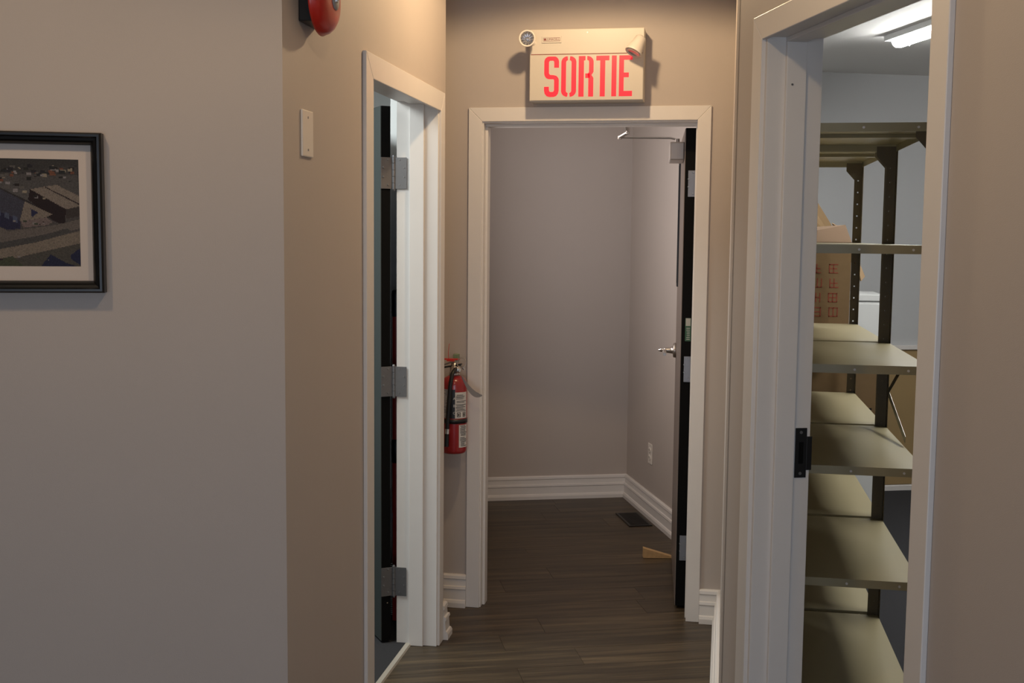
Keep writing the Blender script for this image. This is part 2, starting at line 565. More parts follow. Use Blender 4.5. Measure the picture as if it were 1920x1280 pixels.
# ------------------------------------------------------------------ door frames
def door_frame(name, frame, cas, jam, ztop, jz, depth, stop, ct=0.012, near=True):
    """cas = (outer, inner, inner, outer) along the wall; jam = clear opening; stop = (y0, y1) of the stop."""
    e = empty(name, frame[0], frame[1], 'structure')
    a, b, c, d = cas
    w_ = b - a
    for poly in ([(a, 0), (b, 0), (b, ztop - w_), (a, ztop)], [(c, 0), (d, 0), (d, ztop), (c, ztop - w_)], [(a, ztop), (b, ztop - w_), (c, ztop - w_), (d, ztop)]):
        MB().slab(poly, (0, 0, 0), (1, 0, 0), (0, 0, 1), ct).build('casing', 'trim', e, bevel=0.002)
    j0, j1 = jam
    t = 0.016
    MB().box(j0 - t, j0, -0.002, depth, 0, jz + t).build('jamb', 'trim', e, bevel=0.001)
    MB().box(j1, j1 + t, -0.002, depth, 0, jz + t).build('jamb', 'trim', e, bevel=0.001)
    MB().box(j0, j1, -0.002, depth, jz, jz + t).build('head_jamb', 'trim', e, bevel=0.001)
    s0, s1 = stop
    k = 0.011
    MB().box(j0, j0 + k, s0, s1, 0, jz - k).build('stop', 'trim', e, bevel=0.0015)
    MB().box(j1 - k, j1, s0, s1, 0, jz - k).build('stop', 'trim', e, bevel=0.0015)
    MB().box(j0, j1, s0, s1, jz - k, jz).build('stop', 'trim', e, bevel=0.0015)
    return e


f1 = door_frame('trim_1', F_BACK, (-0.991, -0.934, -0.061, -0.007), (-0.929, -0.055), 2.105, 2.042, .14, (.035, .09))
f2 = door_frame('trim_2', F_LEFT, (3.228, 3.300, 4.165, 4.226), (3.334, 4.156), 2.112, 2.076, .157, (.050, .105))
f3 = door_frame('trim_3', F_RIGHT, (0.031, 0.092, 0.883, 0.943), (0.104, 0.871), 2.125, 2.069, .142, (.045, .096))
# tiny nail hole marks on the stops
MB().cyl((4.1555, .085, 1.90), (4.1545, .085, 1.90), 0.0022, n=10).build('screw_cap', 'steel_dark', f2)
MB().cyl((0.104, .060, 1.955), (0.1165, .060, 1.955), 0.0028, n=10).build('screw_cap', 'steel_dark', f3)

# strike plate on the store door frame
mb = MB()
mb.box(0.1042, 0.1062, 0.102, 0.133, 0.979, 1.106)
mb.box(0.1042, 0.1062, 0.133, 0.147, 0.998, 1.084)
sp = mb.build('strike_plate', 'black', f3, bevel=0.0006)
MB().box(0.106, 0.1068, 0.112, 0.124, 1.015, 1.07).build('latch_hole', 'door_black', sp)
for z in (0.99, 1.095):
    MB().cyl((0.1060, .117, z), (0.1075, .117, z), 0.004, n=12).build('screw', 'steel_dark', sp)

# metal threshold strip where the office carpet starts
MB().slab([(0, 0), (0.026, 0), (0.022, 0.007), (0.004, 0.007)], (-1.128, 3.335, 0.0), (1, 0, 0), (0, 0, 1), -0.822).build('trim_4', 'strip_metal', kind='structure')


# ------------------------------------------------------------------ hinges
def hinge(parent, pin, door_dir, jamb_dir, z0, z1, face_n, leaf=0.050, screws=True):
    """full-mortise hinge: knuckle at pin, one leaf towards each direction, lying on faces whose normal is face_n (pair)"""
    mb = MB()
    px, py = pin
    hh = z1 - z0
    for k in range(5):
        za, zb = z0 + hh * k / 5 + .0006, z0 + hh * (k + 1) / 5 - .0006
        mb.cyl((px, py, za), (px, py, zb), 0.0068, n=16)
    mb.cyl((px, py, z0 - .005), (px, py, z0), 0.004, 0.0062, n=14)
    mb.cyl((px, py, z1), (px, py, z1 + .005), 0.0062, 0.004, n=14)
    h = mb.build('hinge', 'steel', parent)
    for dr, nn in ((door_dir, face_n[0]), (jamb_dir, face_n[1])):
        if dr is None:
            continue
        d, n_ = Vector((dr[0], dr[1], 0)), Vector((nn[0], nn[1], 0))
        lf = MB()
        o = Vector((px, py, z0 + .003))
        lf.slab([(0.004, 0), (leaf, 0), (leaf, hh - .006), (0.004, hh - .006)], o - n_ * 0.0012, d, (0, 0, 1), 0.0024)
        lo = lf.build('hinge_leaf', 'steel', h, bevel=0.0005)
        sc = MB()
        for sx, sz in ((.022, .12), (.040, .36), (.040, .64), (.022, .88)):
            c = o + d * sx + Vector((0, 0, 1)) * (hh * sz)
            sc.cyl(c - n_ * 0.003, c + n_ * 0.0030, 0.0042, 0.003, n=10)
        so = sc.build('screws', 'steel_dark', h)
        so['kind'] = 'stuff'
    return h


# ------------------------------------------------------------------ office door (left), open
pinL = (-1.172, 4.152)
d1 = empty('door_1', (0, 0, 0), 0, 'structure')
az = R(35)
dd = Vector((-math.sin(az), math.cos(az)))
nn = Vector((-dd.y, dd.x))                  # across the leaf, towards its left face
base = Vector(pinL) + Vector((-0.006, 0.004))
L0 = lambda a, b: (base.x + dd.x * a + nn.x * b, base.y + dd.y * a + nn.y * b)
MB().prism([L0(.0, .008), (L0(.86, .008)), L0(.86, .044), L0(0, .044)], 0.014, 2.058).build('door_leaf', 'door_black', d1, bevel=0.001)
MB().prism([L0(.001, .0442), L0(.859, .0442), L0(.859, .0465), L0(.001, .0465)], 0.016, 2.056).build('face_panel', 'door_grey', d1)
fn = (-dd.x, -dd.y)
for z0, z1 in ((1.750, 1.872), (0.967, 1.087), (0.190, 0.308)):
    hinge(d1, pinL, (nn.x, nn.y), (1, 0), z0, z1, (fn, (0, -1)))
MB().cyl((L0(-.003, .022)[0], L0(-.003, .022)[1], 0.165), (L0(0.001, .022)[0], L0(.001, .022)[1], 0.165), 0.003, n=10).build('screw', 'chrome', d1)

# ------------------------------------------------------------------ exit door, open into the vestibule
d2 = empty('door_2', (0, 0, 0), 0, 'structure')
pinR = (-0.054, 4.797)
az2 = R(2.9)
dd = Vector((-math.sin(az2), math.cos(az2)))
nn = Vector((-dd.y, dd.x))
base = Vector((-0.056, 4.803))
L2 = lambda a, b: (base.x + dd.x * a + nn.x * b, base.y + dd.y * a + nn.y * b)
MB().prism([L2(0, 0), L2(.845, 0), L2(.845, .053), L2(0, .053)], 0.012, 2.032).build('door_leaf', 'door_black', d2, bevel=0.001)
# face skin with a narrow vision slot left open near the lock side
mb = MB()
o3 = Vector((L2(0.001, .0531)[0], L2(0.001, .0531)[1], 0))
ux, uy = Vector((dd.x, dd.y, 0)), Vector((0, 0, 1))
for x0, x1, z0, z1 in ((0, .66, .014, 2.030), (.76, .843, .014, 2.030), (.66, .76, .014, 1.36), (.66, .76, 1.93, 2.030)):
    mb.slab([(x0, z0), (x1, z0), (x1, z1), (x0, z1)], o3, ux, uy, -0.0025)
mb.build('face_panel', 'door_face', d2)
mb = MB()
for x0, x1, z0, z1 in ((.65, .665, 1.35, 1.94), (.755, .77, 1.35, 1.94), (.665, .755, 1.35, 1.365), (.665, .755, 1.925, 1.94)):
    mb.slab([(x0, z0), (x1, z0), (x1, z1), (x0, z1)], o3, ux, uy, -0.009)
mb.build('vision_frame', 'black', d2)
for z0, z1 in ((1.747, 1.861), (0.975, 1.089), (0.209, 0.323)):
    hinge(d2, pinR, (nn.x, nn.y), None, z0, z1, ((-dd.x, -dd.y), (0, 0)), leaf=0.042)
# rating sticker on the door edge
eb = Vector((L2(-.0004, .014)[0], L2(-.0004, .014)[1], 0))
un = Vector((nn.x, nn.y, 0))
st = MB().slab([(0, 1.150), (.024, 1.150), (.024, 1.247), (0, 1.247)], eb, un, (0, 0, 1), 0.0006)
so = st.build('sticker', 'sticker_green', d2)
so['label'] = 'green and white fire rating sticker'
MB().slab([(.002, 1.214), (.022, 1.214), (.022, 1.246), (.002, 1.246)], eb - ux * .0007, un, (0, 0, 1), 0.0006).build('print', 'sticker_white', so)
pr = MB()
for i in range(7):
    z = 1.156 + i * .0078
    pr.slab([(.004, z), (.012 + .008 * random.random(), z), (.018, z + .003), (.004, z + .003)], eb - ux * .0007, un, (0, 0, 1), 0.0005)
pr.build('print', 'sticker_white', so)['kind'] = 'stuff'
# lever handle on the vestibule face
hp = Vector((L2(.775, .0556)[0], L2(.775, .0556)[1], 1.035))
uo = Vector((nn.x, nn.y, 0))
h = MB().lathe(hp, uo, [(-.001, 0), (-.001, .036), (.010, .036), (.014, .032), (.015, .018), (.030, .015), (.050, .013), (.058, .013), (.060, 0)], 28).build('lever_handle', 'nickel', d2)
MB().tube([hp + uo * .052 + Vector((0, 0, -.004)), hp + uo * .056 - ux * .03 + Vector((0, 0, -.006)), hp + uo * .056 - ux * .11 + Vector((0, 0, -.010))], [.011, .010, .008], 12).build('lever', 'nickel', h)
MB().lathe(hp + uo * .060, uo, [(0, 0.009), (.016, .009), (.018, .006), (.024, .006), (.026, 0)], 16).build('turn_button', 'chrome', h)

# door closer
cb = Vector((L2(.06, .0556)[0], L2(.06, .0556)[1], 0))
mb = MB()
mb.slab([(0, 1.905), (.235, 1.905), (.235, 1.981), (0, 1.981)], cb, ux, uy, -0.062)
cl_ = mb.build('door_closer', 'closer', d2, bevel=0.006, segs=3)
mb = MB()
piv = cb + ux * .05 + uo * .03 + Vector((0, 0, 1.981))
mb.cyl(piv, piv + Vector((0, 0, .016)), .010, n=16)
mb.build('spindle', 'closer', cl_)
elb = Vector((-0.392, 4.93, 2.006))
shoe = Vector((-0.352, 4.86, 2.042))
mb = MB()
a0 = piv + Vector((0, 0, .012))
mb.tube([a0, a0 + (elb - a0) * .12 + Vector((0, 0, .006)), elb], .0042, 10)
mb.cyl(elb + Vector((0, 0, -.008)), elb + Vector((0, 0, .006)), .008, n=14)
mb.build('arm', 'nickel', cl_)
mb = MB()
dv = (shoe + Vector((0, 0, -.022)) - elb)
sd = dv.cross(Vector((0, 0, 1))).normalized() * .009
p0_ = elb
p1_ = shoe + Vector((0, 0, -.022))
vs = []
for p in (p0_, p1_):
    for s1 in (-1, 1):
        for s2 in (-.003, .003):
            vs.append(p + sd * s1 + Vector((0, 0, s2)))
mb.add(vs, [(0, 1, 3, 2), (4, 6, 7, 5), (0, 4, 5, 1), (2, 3, 7, 6), (0, 2, 6, 4), (1, 5, 7, 3)])
mb.cyl(shoe + Vector((0, 0, -.028)), shoe, .008, n=12)
mb.build('forearm', 'nickel', cl_)
mb = MB().slab([(-.05, -.010), (.05, -.010), (.05, .010), (-.05, .010)], (shoe.x, 4.762, 2.0415), (1, 0, 0), (0, 1, 0), -.003)
mb.cyl((shoe.x, 4.762, 2.04), (shoe.x, 4.80, 2.030), .009, n=12)
mb.tube([(shoe.x, 4.79, 2.033), (shoe.x, 4.86, 2.025)], .006, 10)
mb.build('shoe', 'nickel', cl_)

# ------------------------------------------------------------------ exit sign
sg = empty('exit_sign', (-0.499, 4.65, 2.257))
tag(sg, 'cream exit sign box with red SORTIE lettering and two lamp heads above the doorway', 'sign')
W2 = 0.2265
D = 0.102
MB().box(-W2, W2, -D, 0, -0.140, 0.140).build('housing', 'sign_cream', sg, bevel=0.003)
MB().box(-W2 + .002, W2 - .002, -D - .0045, -D, -0.138, 0.040).build('face_plate', 'sign_face', sg, bevel=0.0015)
MB().box(-W2 + .006, W2 - .006, -D - .0012, -D, 0.0405, 0.0435).build('seam', 'sign_print', sg)
# lettering, designed on a unit grid then set on the face
GX, GY, GS = -0.1665, 0.033, 0.000379      # left edge, top, metres per grid unit


def arc(cx, cy, rx, ry, a0, a1, n=7):
    return [(cx + rx * math.cos(R(a0 + (a1 - a0) * i / n)), cy + ry * math.sin(R(a0 + (a1 - a0) * i / n))) for i in range(n + 1)]


mb = MB()


def strip(outer, inner):
    """band between two polylines of equal length, grid coordinates (y down)"""
    n = len(outer)
    f_ = lambda p, y: (GX + p[0] * GS, -D - y, GY - p[1] * GS)
    vs = [f_(p, .0045) for p in outer] + [f_(p, .0045) for p in inner] + [f_(p, .0054) for p in outer] + [f_(p, .0054) for p in inner]
    fs = []
    for i in range(n - 1):
        fs += [(2 * n + i, 2 * n + i + 1, 3 * n + i + 1, 3 * n + i), (i, i + 1, 2 * n + i + 1, 2 * n + i), (n + i, 3 * n + i, 3 * n + i + 1, n + i + 1)]
    for i in (0, n - 1):
        fs.append((i, n + i, 3 * n + i, 2 * n + i))
    mb.add(vs, fs)


def rect(x0, x1, y0, y1):
    strip([(x0, y0), (x1, y0)], [(x0, y1), (x1, y1)])


H = 415
# S
strip([(155, 115)] + arc(105, 55, 50, 55, 0, -90) + arc(55, 55, 55, 55, -90, -180) + arc(55, 170, 55, 62, 180, 90, 7) + arc(95, 242, 12, 10, -90, 0, 2)[0:1] + arc(92, 250, 14, 20, -60, 0, 3) + [(106, 340)] + arc(90, 342, 16, 22, 0, 90, 3) + arc(68, 342, 16, 22, 90, 180, 3) + [(50, 310)],
      [(105, 115)] + arc(90, 62, 15, 20, 0, -90) + arc(66, 62, 16, 20, -90, -180) + arc(72, 165, 22, 24, 180, 90, 7) + [(95, 190)] + arc(95, 245, 60, 55, -60, 0, 3) + [(155, 340)] + arc(100, 350, 55, 65, 0, 90, 3) + arc(55, 350, 55, 65, 90, 180, 3) + [(0, 310)])
# O (two halves)
strip(arc(245, 60, 65, 60, -90, -180) + arc(245, 355, 65, 60, 180, 90), arc(250, 62, 20, 22, -90, -180) + arc(250, 353, 20, 22, 180, 90))
strip(arc(272, 60, 65, 60, -90, 0) + arc(272, 355, 65, 60, 0, 90), arc(267, 62, 20, 22, -90, 0) + arc(267, 353, 20, 22, 0, 90))
# R
rect(362, 417, 0, H)
rect(417, 432, 0, 45)
strip(arc(450, 60, 67, 60, -90, 0) + [(517, 165), (497, 195), (517, 225), (517, H)], arc(450, 62, 20, 22, -90, 0) + [(470, 165), (455, 185), (465, 230), (465, H)])
rect(432, 480, 178, 225)
# T
rect(545, 680, 0, 47)
rect(586, 638, 47, H)
# I
rect(706, 756, 0, H)
# E
rect(783, 832, 0, H)
rect(832, 920, 0, 45)
rect(832, 884, 175, 222)
rect(832, 920, 362, H)
le = mb.build('lettering', 'sign_red', sg)
le['label'] = 'red SORTIE lettering'


def text_obj(name, body, size, m, parent, loc, rot, depth=0.0004, sx=1.0):
    cu = bpy.data.curves.new(name, 'FONT')
    cu.body = body
    cu.size = size
    cu.extrude = depth
    cu.align_x = 'CENTER'
    cu.align_y = 'CENTER'
    cu.resolution_u = 3
    t = bpy.data.objects.new(name, cu)
    COL.objects.link(t)
    dg = bpy.context.evaluated_depsgraph_get()
    me = bpy.data.meshes.new_from_object(t.evaluated_get(dg))
    bpy.data.objects.remove(t)
    me.materials.clear()
    me.materials.append(M[m])
    o = bpy.data.objects.new(name, me)
    COL.objects.link(o)
    o.parent = parent
    o.location = loc
    o.rotation_euler = rot
    o.scale = (sx, 1, 1)
    return o


npl = MB().box(-0.178, -0.100, -D - .0035, -D, 0.086, 0.113).build('name_plate', 'sign_cream', sg, bevel=0.001)
mb = MB()
for x0, x1, z0, z1 in ((-.172, -.105, .0925, .0935), (-.172, -.105, .1055, .1065), (-.172, -.171, .0925, .1065), (-.106, -.105, .0925, .1065)):
    mb.box(x0, x1, -D - .0042, -D - .0035, z0, z1)
mb.build('border', 'sign_print', npl)
text_obj('lettering', 'LUMACELL', 0.0115, 'sign_print', npl, (-.1345, -D - .0039, .0995), (PI / 2, 0, 0), sx=1.0)
mb = MB()
mb.cyl((-.1655, -D - .0035, .0995), (-.1655, -D - .0043, .0995), .0045, n=14)
mb.build('emblem', 'sign_print', npl)
MB().cyl((0.003, -D - .001, .125), (0.003, -D, .125), .003, n=10).build('screw', 'steel_dark', sg)

# left lamp head, looking out into the room
c = Vector((-0.226, -0.172, 0.094))
ax = Vector((0.12, -1, -0.06)).normalized()
lh = MB().lathe(c, ax, [(-.052, 0), (-.052, .018), (-.030, .026), (0, .0315), (.006, .0325), (.0075, .031), (.006, .027), (.001, .0255)], 36).build('lamp_head', 'plate', sg)
MB().lathe(c, ax, [(.002, .0258), (-.010, .020), (-.024, .008), (-.026, 0)], 12, smooth=False).build('reflector', 'reflector', lh)
mb = MB()
a_ = ax.orthogonal().normalized()
b_ = ax.cross(a_)
for i in range(12):
    t = 2 * PI * i / 12
    q = a_ * math.cos(t) + b_ * math.sin(t)
    mb.cyl(c + ax * .002 + q * .024, c - ax * .016 + q * .011, .0016, .0008, n=6)
mb.cyl(c - ax * .022, c - ax * .006, .005, .0035, n=10)
mb.build('bulb', 'glass', lh)
MB().cyl(c - ax * .05, Vector((-0.205, -.090, .085)), .011, n=16).build('swivel', 'plate', lh)
# right lamp head, tipped down and to the left
c = Vector((0.190, -0.178, 0.034))
ax = Vector((-0.42, -0.30, -0.85)).normalized()
rh = MB().lathe(c, ax, [(-.068, 0), (-.068, .017), (-.063, .022), (-.036, .025), (-.006, .0325), (.002, .0345), (.004, .033), (.002, .030), (-.004, .024), (-.006, 0)], 36).build('lamp_head', 'plate', sg)
MB().lathe(c, ax, [(.001, .0262), (-.003, .020), (-.0035, 0)], 24).build('lens', 'glass', rh)
MB().cyl(c - ax * .030, Vector((0.205, -.090, .075)), .011, n=16).build('swivel', 'plate', rh)

# ------------------------------------------------------------------ fire alarm bell
bl = empty('alarm_bell', (-1.005, 2.765, 2.16))
tag(bl, 'red fire alarm bell with black back box high on the left wall', 'alarm bell')
MB().box(0, .040, -.060, .060, -.062, .062).build('back_box', 'black', bl, bevel=0.004)
GR = .086
prof = [(.034, GR), (.036, GR + .002), (.040, GR), (.050, GR * .965), (.060, GR * .88), (.068, GR * .74), (.073, GR * .52), (.075, GR * .35), (.076, 0)]
MB().lathe((0, 0, 0), (1, 0, 0), prof + [(.074, 0), (.070, GR * .5), (.056, GR * .86), (.038, GR * .97), (.034, GR)], 48).build('gong', 'bell_red', bl)
MB().lathe((0.0755, 0, 0), (1, 0, 0), [(0, .026), (.0012, .026), (.0014, 0)], 28).build('label_disc', 'label_grey', bl)
MB().lathe((0.0765, 0, 0), (1, 0, 0), [(0, .009), (.006, .008), (.008, .004), (.010, 0)], 6, smooth=False).build('nut', 'chrome', bl)

# ------------------------------------------------------------------ blank switch plate
sw = empty('wall_plate', (-1.005, 2.7545, 1.831))
tag(sw, 'blank ivory cover plate on the left wall below the bell', 'wall plate')
MB().box(0, .006, -.0395, .0395, -.058, .058).build('plate', 'plate', sw, bevel=0.003)
for z in (-.040, .040):
    MB().cyl((.0055, 0, z), (.0068, 0, z), .0032, n=12).build('screw', 'steel_dark', sw)

# ------------------------------------------------------------------ framed aerial photograph
pf = empty('framed_picture', (PC[0] - BX.x * .633, PC[1] - BX.y * .633, 1.6235), TH)
tag(pf, 'black framed aerial photograph of industrial buildings hanging on the left wall', 'picture')
HW, HH = 0.225, 0.183
fp = [(0, .0), (.0, .031), (.004, .037), (.009, .037), (.012, .032), (.018, .030), (.022, .026), (.025, .020), (.027, .014), (.027, 0)]
mb = MB()
cor = [(-HW, -HH), (HW, -HH), (HW, HH), (-HW, HH)]
vs, fs = [], []
for (x, z) in cor:
    sx, sz = (1 if x > 0 else -1), (1 if z > 0 else -1)
    for q, t in fp:
        vs.append((x - sx * q, -t, z - sz * q))
n = len(fp)
for i in range(4):
    for k in range(n - 1):
        j = (i + 1) % 4
        fs.append((i * n + k, j * n + k, j * n + k + 1, i * n + k + 1))
mb.add(vs, fs)
mb.build('frame', 'frame_black', pf)
ix, iz = HW - .027, HH - .027
ox, oz = ix - .029, iz - .033
mb = MB()
for x0, x1, z0, z1 in ((-ix, ix, oz, iz), (-ix, ix, -iz, -oz), (-ix, -ox, -oz, oz), (ox, ix, -oz, oz)):
    mb.box(x0, x1, -.0045, -.003, z0, z1)
mb.build('mat_board', 'mat_board', pf)

# the print: drawn as vertex colours on a fine flat sheet (flat printed matter)
NX, NZ = 168, 126


def inpoly(x, y, poly):
    c_ = False
    j = len(poly) - 1
    for i in range(len(poly)):
        if (poly[i][1] > y) != (poly[j][1] > y) and x < (poly[j][0] - poly[i][0]) * (y - poly[i][1]) / (poly[j][1] - poly[i][1]) + poly[i][0]:
            c_ = not c_
        j = i
    return c_


# polygons in the visible part's pixel-like units: u 0..153 left to right, v 0..203 top to bottom; continues left to -120
G = lambda r_, g_, b_: (r_, g_, b_)
polys = [
    ([(-125, 0), (160, 0), (160, 40), (-125, 60)], G(.050, .045, .042)),
    ([(0, 0), (160, 0), (160, 8), (60, 22), (0, 28), (-125, 40), (-125, 0)], G(.040, .037, .034)),
    ([(-125, 60), (0, 36), (60, 28), (160, 30), (160, 80), (60, 70), (-125, 110)], G(.075, .068, .064)),
    ([(-125, 60), (20, 36), (66, 60), (100, 86), (100, 110), (0, 60), (-125, 90)], G(.085, .078, .074)),
    ([(-125, 60), (0, 50), (104, 100), (100, 112), (-125, 80)], G(.030, .025, .024)),
    # long flat roofs and their dark sides
    ([(64, 57), (112, 48), (155, 70), (155, 90), (128, 94)], G(.20, .165, .135)),
    ([(64, 57), (128, 94), (126, 125), (104, 116), (60, 76)], G(.018, .009, .008)),
    ([(128, 94), (155, 88), (155, 106), (128, 112)], G(.045, .035, .030)),
    ([(90, 53), (92, 52), (155, 84), (155, 87)], G(.03, .02, .02)),
    # the pitched blue-grey roof with gable
    ([(-60, 40), (0, 52), (54, 80), (44, 116), (0, 96), (-80, 70)], G(.048, .046, .062)),
    ([(54, 80), (104, 104), (90, 110), (44, 118)], G(.19, .155, .125)),
    ([(64, 94), (78, 101), (66, 110)], G(.02, .02, .055)),
    ([(-80, 70), (0, 96), (44, 116), (46, 132), (22, 134), (-80, 96)], G(.022, .020, .045)),
    ([(2, 94), (10, 98), (10, 108), (3, 105)], G(.07, .08, .13)),
    ([(16, 100), (25, 104), (25, 114), (17, 111)], G(.07, .08, .12)),
    ([(32, 106), (41, 111), (40, 121), (32, 118)], G(.07, .08, .13)),
    ([(46, 118), (92, 110), (104, 118), (96, 124), (50, 130)], G(.16, .12, .11)),
    # yard, verges and the road
    ([(-125, 100), (-20, 112), (22, 137), (110, 124), (155, 112), (155, 130), (40, 160), (-125, 175)], G(.125, .105, .090)),
    ([(-125, 168), (0, 160), (90, 142), (130, 130), (138, 136), (70, 158), (0, 172), (-125, 185)], G(.060, .055, .050)),
    ([(-125, 185), (0, 172), (70, 158), (155, 134), (155, 160), (80, 176), (0, 196), (-125, 205)], G(.185, .150, .115)),
    ([(-125, 205), (0, 196), (80, 176), (155, 158), (155, 204), (-125, 204)], G(.070, .062, .050)),
    ([(84, 198), (98, 180), (126, 196), (150, 204), (80, 204)], G(.016, .017, .042)),
    ([(134, 182), (155, 165), (155, 202), (136, 190)], G(.016, .017, .045)),
    ([(0, 190), (30, 184), (50, 204), (0, 204)], G(.055, .060, .035)),
]
spots = []
for i in range(150):
    x = random.uniform(-100, 152)
    y = 24 + random.gauss(0, 7) if i % 3 else 50 + (x - 30) * .45 + random.gauss(0, 3)
    col = random.choice([(.02, .015, .012), (.02, .017, .02), (.15, .06, .035), (.26, .22, .16), (.22, .2, .2), (.02, .02, .02), (.02, .018, .015), (.10, .09, .08)])
    spots.append((x, y, random.uniform(1.0, 4.2), col))
for i in range(26):
    spots.append((random.uniform(-90, 110), random.choice([120 + random.gauss(0, 3), 186 + random.gauss(0, 6)]), random.uniform(.8, 2.8), random.choice([(.03, .02, .02), (.20, .18, .17), (.04, .05, .03)])))
vs, fs, cols = [], [], []
for j in range(NZ + 1):
    for i in range(NX + 1):
        vs.append((-ox + 2 * ox * i / NX, -.0030, oz - 2 * oz * j / NZ))
rows = []
for j in range(NZ):
    for i in range(NX):
        fs.append((j * (NX + 1) + i, (j + 1) * (NX + 1) + i, (j + 1) * (NX + 1) + i + 1, j * (NX + 1) + i + 1))
        u = 153 - (1 - (i + .5) / NX) * 2 * ox / (2 * oz) * 203
        v = (j + .5) / NZ * 203
        c_ = (.07, .06, .055)
        for po, cc in polys:
            if inpoly(u, v, po):
                c_ = cc
        if v < 140 and not inpoly(u, v, polys[5][0]):
            for (sx, sy, sr, cc) in spots:
                if abs(u - sx) < sr * 1.3 and abs(v - sy) < sr * .8 and v < 75:
                    c_ = cc
        if v > 115:
            for (sx, sy, sr, cc) in spots:
                if sy > 100 and abs(u - sx) < sr * 1.3 and abs(v - sy) < sr * .7:
                    c_ = cc
        k = 0.85 * random.uniform(.78, 1.22)
        cols.append((c_[0] * k, c_[1] * k, c_[2] * k, 1))
pm = bpy.data.materials.new('aerial_print')
pm.use_nodes = True
vc = pm.node_tree.nodes.new('ShaderNodeVertexColor')
vc.layer_name = 'print'
pbs = pm.node_tree.nodes['Principled BSDF']
pm.node_tree.links.new(vc.outputs[0], pbs.inputs['Base Color'])
pbs.inputs['Roughness'].default_value = .6
pbs.inputs['Specular IOR Level'].default_value = .2
po_ = MB().add(vs, fs).build('print', pm, pf)
ca = po_.data.color_attributes.new('print', 'FLOAT_COLOR', 'CORNER')
li = 0
for p in po_.data.polygons:
    for _ in p.loop_indices:
        ca.data[li].color = cols[p.index]
        li += 1
# the print lies under the mat, on the backing
MB().box(-ix, ix, -.0026, -.001, -iz, iz).build('backing', 'mat_board', pf)

# ------------------------------------------------------------------ fire extinguisher
ex = empty('fire_extinguisher', (-1.030, 4.570, 0.682))
tag(ex, 'red fire extinguisher with black hose hanging beside the exit door frame', 'fire extinguisher')
ER = .053
MB().lathe((0, 0, 0), (0, 0, 1), [(0, 0), (0, ER * .86), (.006, ER * .97), (.014, ER), (.285, ER), (.300, ER * .95), (.312, ER * .80), (.320, ER * .55), (.324, .018), (.330, .016)], 48).build('cylinder', 'ext_red', ex)
MB().lathe((0, 0, 0), (0, 0, 1), [(.128, ER + .0002), (.128, ER + .0022), (.146, ER + .0022), (.146, ER + .0002)], 48).build('band', 'black', ex)
MB().lathe((0, 0, 0), (0, 0, 1), [(.322, 0), (.322, .022), (.334, .022), (.338, .017), (.360, .017), (.364, .013), (.376, .013), (.378, 0)], 20).build('valve', 'nickel', ex)
mb = MB()
mb.add([(-.045, -.012, .352), (.030, -.012, .366), (.030, .012, .366), (-.045, .012, .352), (-.045, -.012, .358), (.030, -.012, .373), (.030, .012, .373), (-.045, .012, .358)],
       [(0, 3, 2, 1), (4, 5, 6, 7), (0, 1, 5, 4), (1, 2, 6, 5), (2, 3, 7, 6), (3, 0, 4, 7)])
mb.build('carry_handle', 'black', ex, bevel=.002)
mb = MB()
mb.add([(-.046, -.011, .368), (-.005, -.011, .386), (.042, -.011, .352), (.042, -.011, .346), (-.005, -.011, .377), (-.046, -.011, .362),
        (-.046, .011, .368), (-.005, .011, .386), (.042, .011, .352), (.042, .011, .346), (-.005, .011, .377), (-.046, .011, .362)],
       [(0, 1, 4, 5), (1, 2, 3, 4), (6, 11, 10, 7), (7, 10, 9, 8), (0, 6, 7, 1), (1, 7, 8, 2), (2, 8, 9, 3), (3, 9, 10, 4), (4, 10, 11, 5), (5, 11, 6, 0)])
mb.build('lever', 'chrome', ex)
mb = MB().box(-.03, .004, -.016, -.012, .382, .388).box(-.055, .02, -.014, .014, .3875, .392)
mb.build('seal', 'tie_red', ex)
MB().tube([(-.022, -.013, .39), (-.024, -.012, .42), (-.020, -.010, .455)], .0012, 6).build('tie', 'tie_red', ex)
rg = [(.034 + .019 * math.cos(t), -.020 + .004 * math.sin(t), .378 + .020 * math.sin(t)) for t in [2 * PI * i / 28 for i in range(28)]]
MB().tube(rg, .0013, 8, closed=True).build('pull_ring', 'nickel', ex)
MB().lathe((.018, -.018, .348), (.3, -1, 0), [(0, 0), (0, .012), (.006, .013), (.008, .011), (.0082, 0)], 20).build('gauge', 'chrome', ex)
MB().tube([(.010, -.014, .350), (.012, -.040, .352), (.004, -.062, .335), (-.003, -.066, .28), (-.010, -.064, .20), (-.014, -.062, .14), (-.015, -.062, .105)], .0085, 12).build('hose', 'black', ex)
MB().cyl((-.015, -.062, .108), (-.016, -.062, .088), .0095, n=16).build('hose_band', 'chrome', ex)
MB().cyl((-.016, -.062, .088), (-.018, -.062, .035), .0085, .0095, n=16).build('nozzle', 'black', ex)
MB().box(-.018, .004, .05, .0795, .38, .405).build('wall_bracket', 'tag_green', ex, bevel=.002)


def wrap(name, m, a0, a1, z0, z1, off, parent, n=10):
    """patch on the cylinder; angle 0 faces the corridor (-y), positive to the right"""
    vs, fs = [], []
    for i in range(n + 1):
        a = R(a0 + (a1 - a0) * i / n)
        for z in (z0, z1):
            for rr in (ER + off, ER + off + .0005):
                vs.append((rr * math.sin(a), -rr * math.cos(a), z))
    for i in range(n):
        k = i * 4
        fs += [(k + 1, k + 5, k + 7, k + 3), (k, k + 2, k + 6, k + 4), (k, k + 4, k + 5, k + 1), (k + 2, k + 3, k + 7, k + 6)]
    fs += [(0, 1, 3, 2), (4 * n, 4 * n + 2, 4 * n + 3, 4 * n + 1)]
    return vs, fs


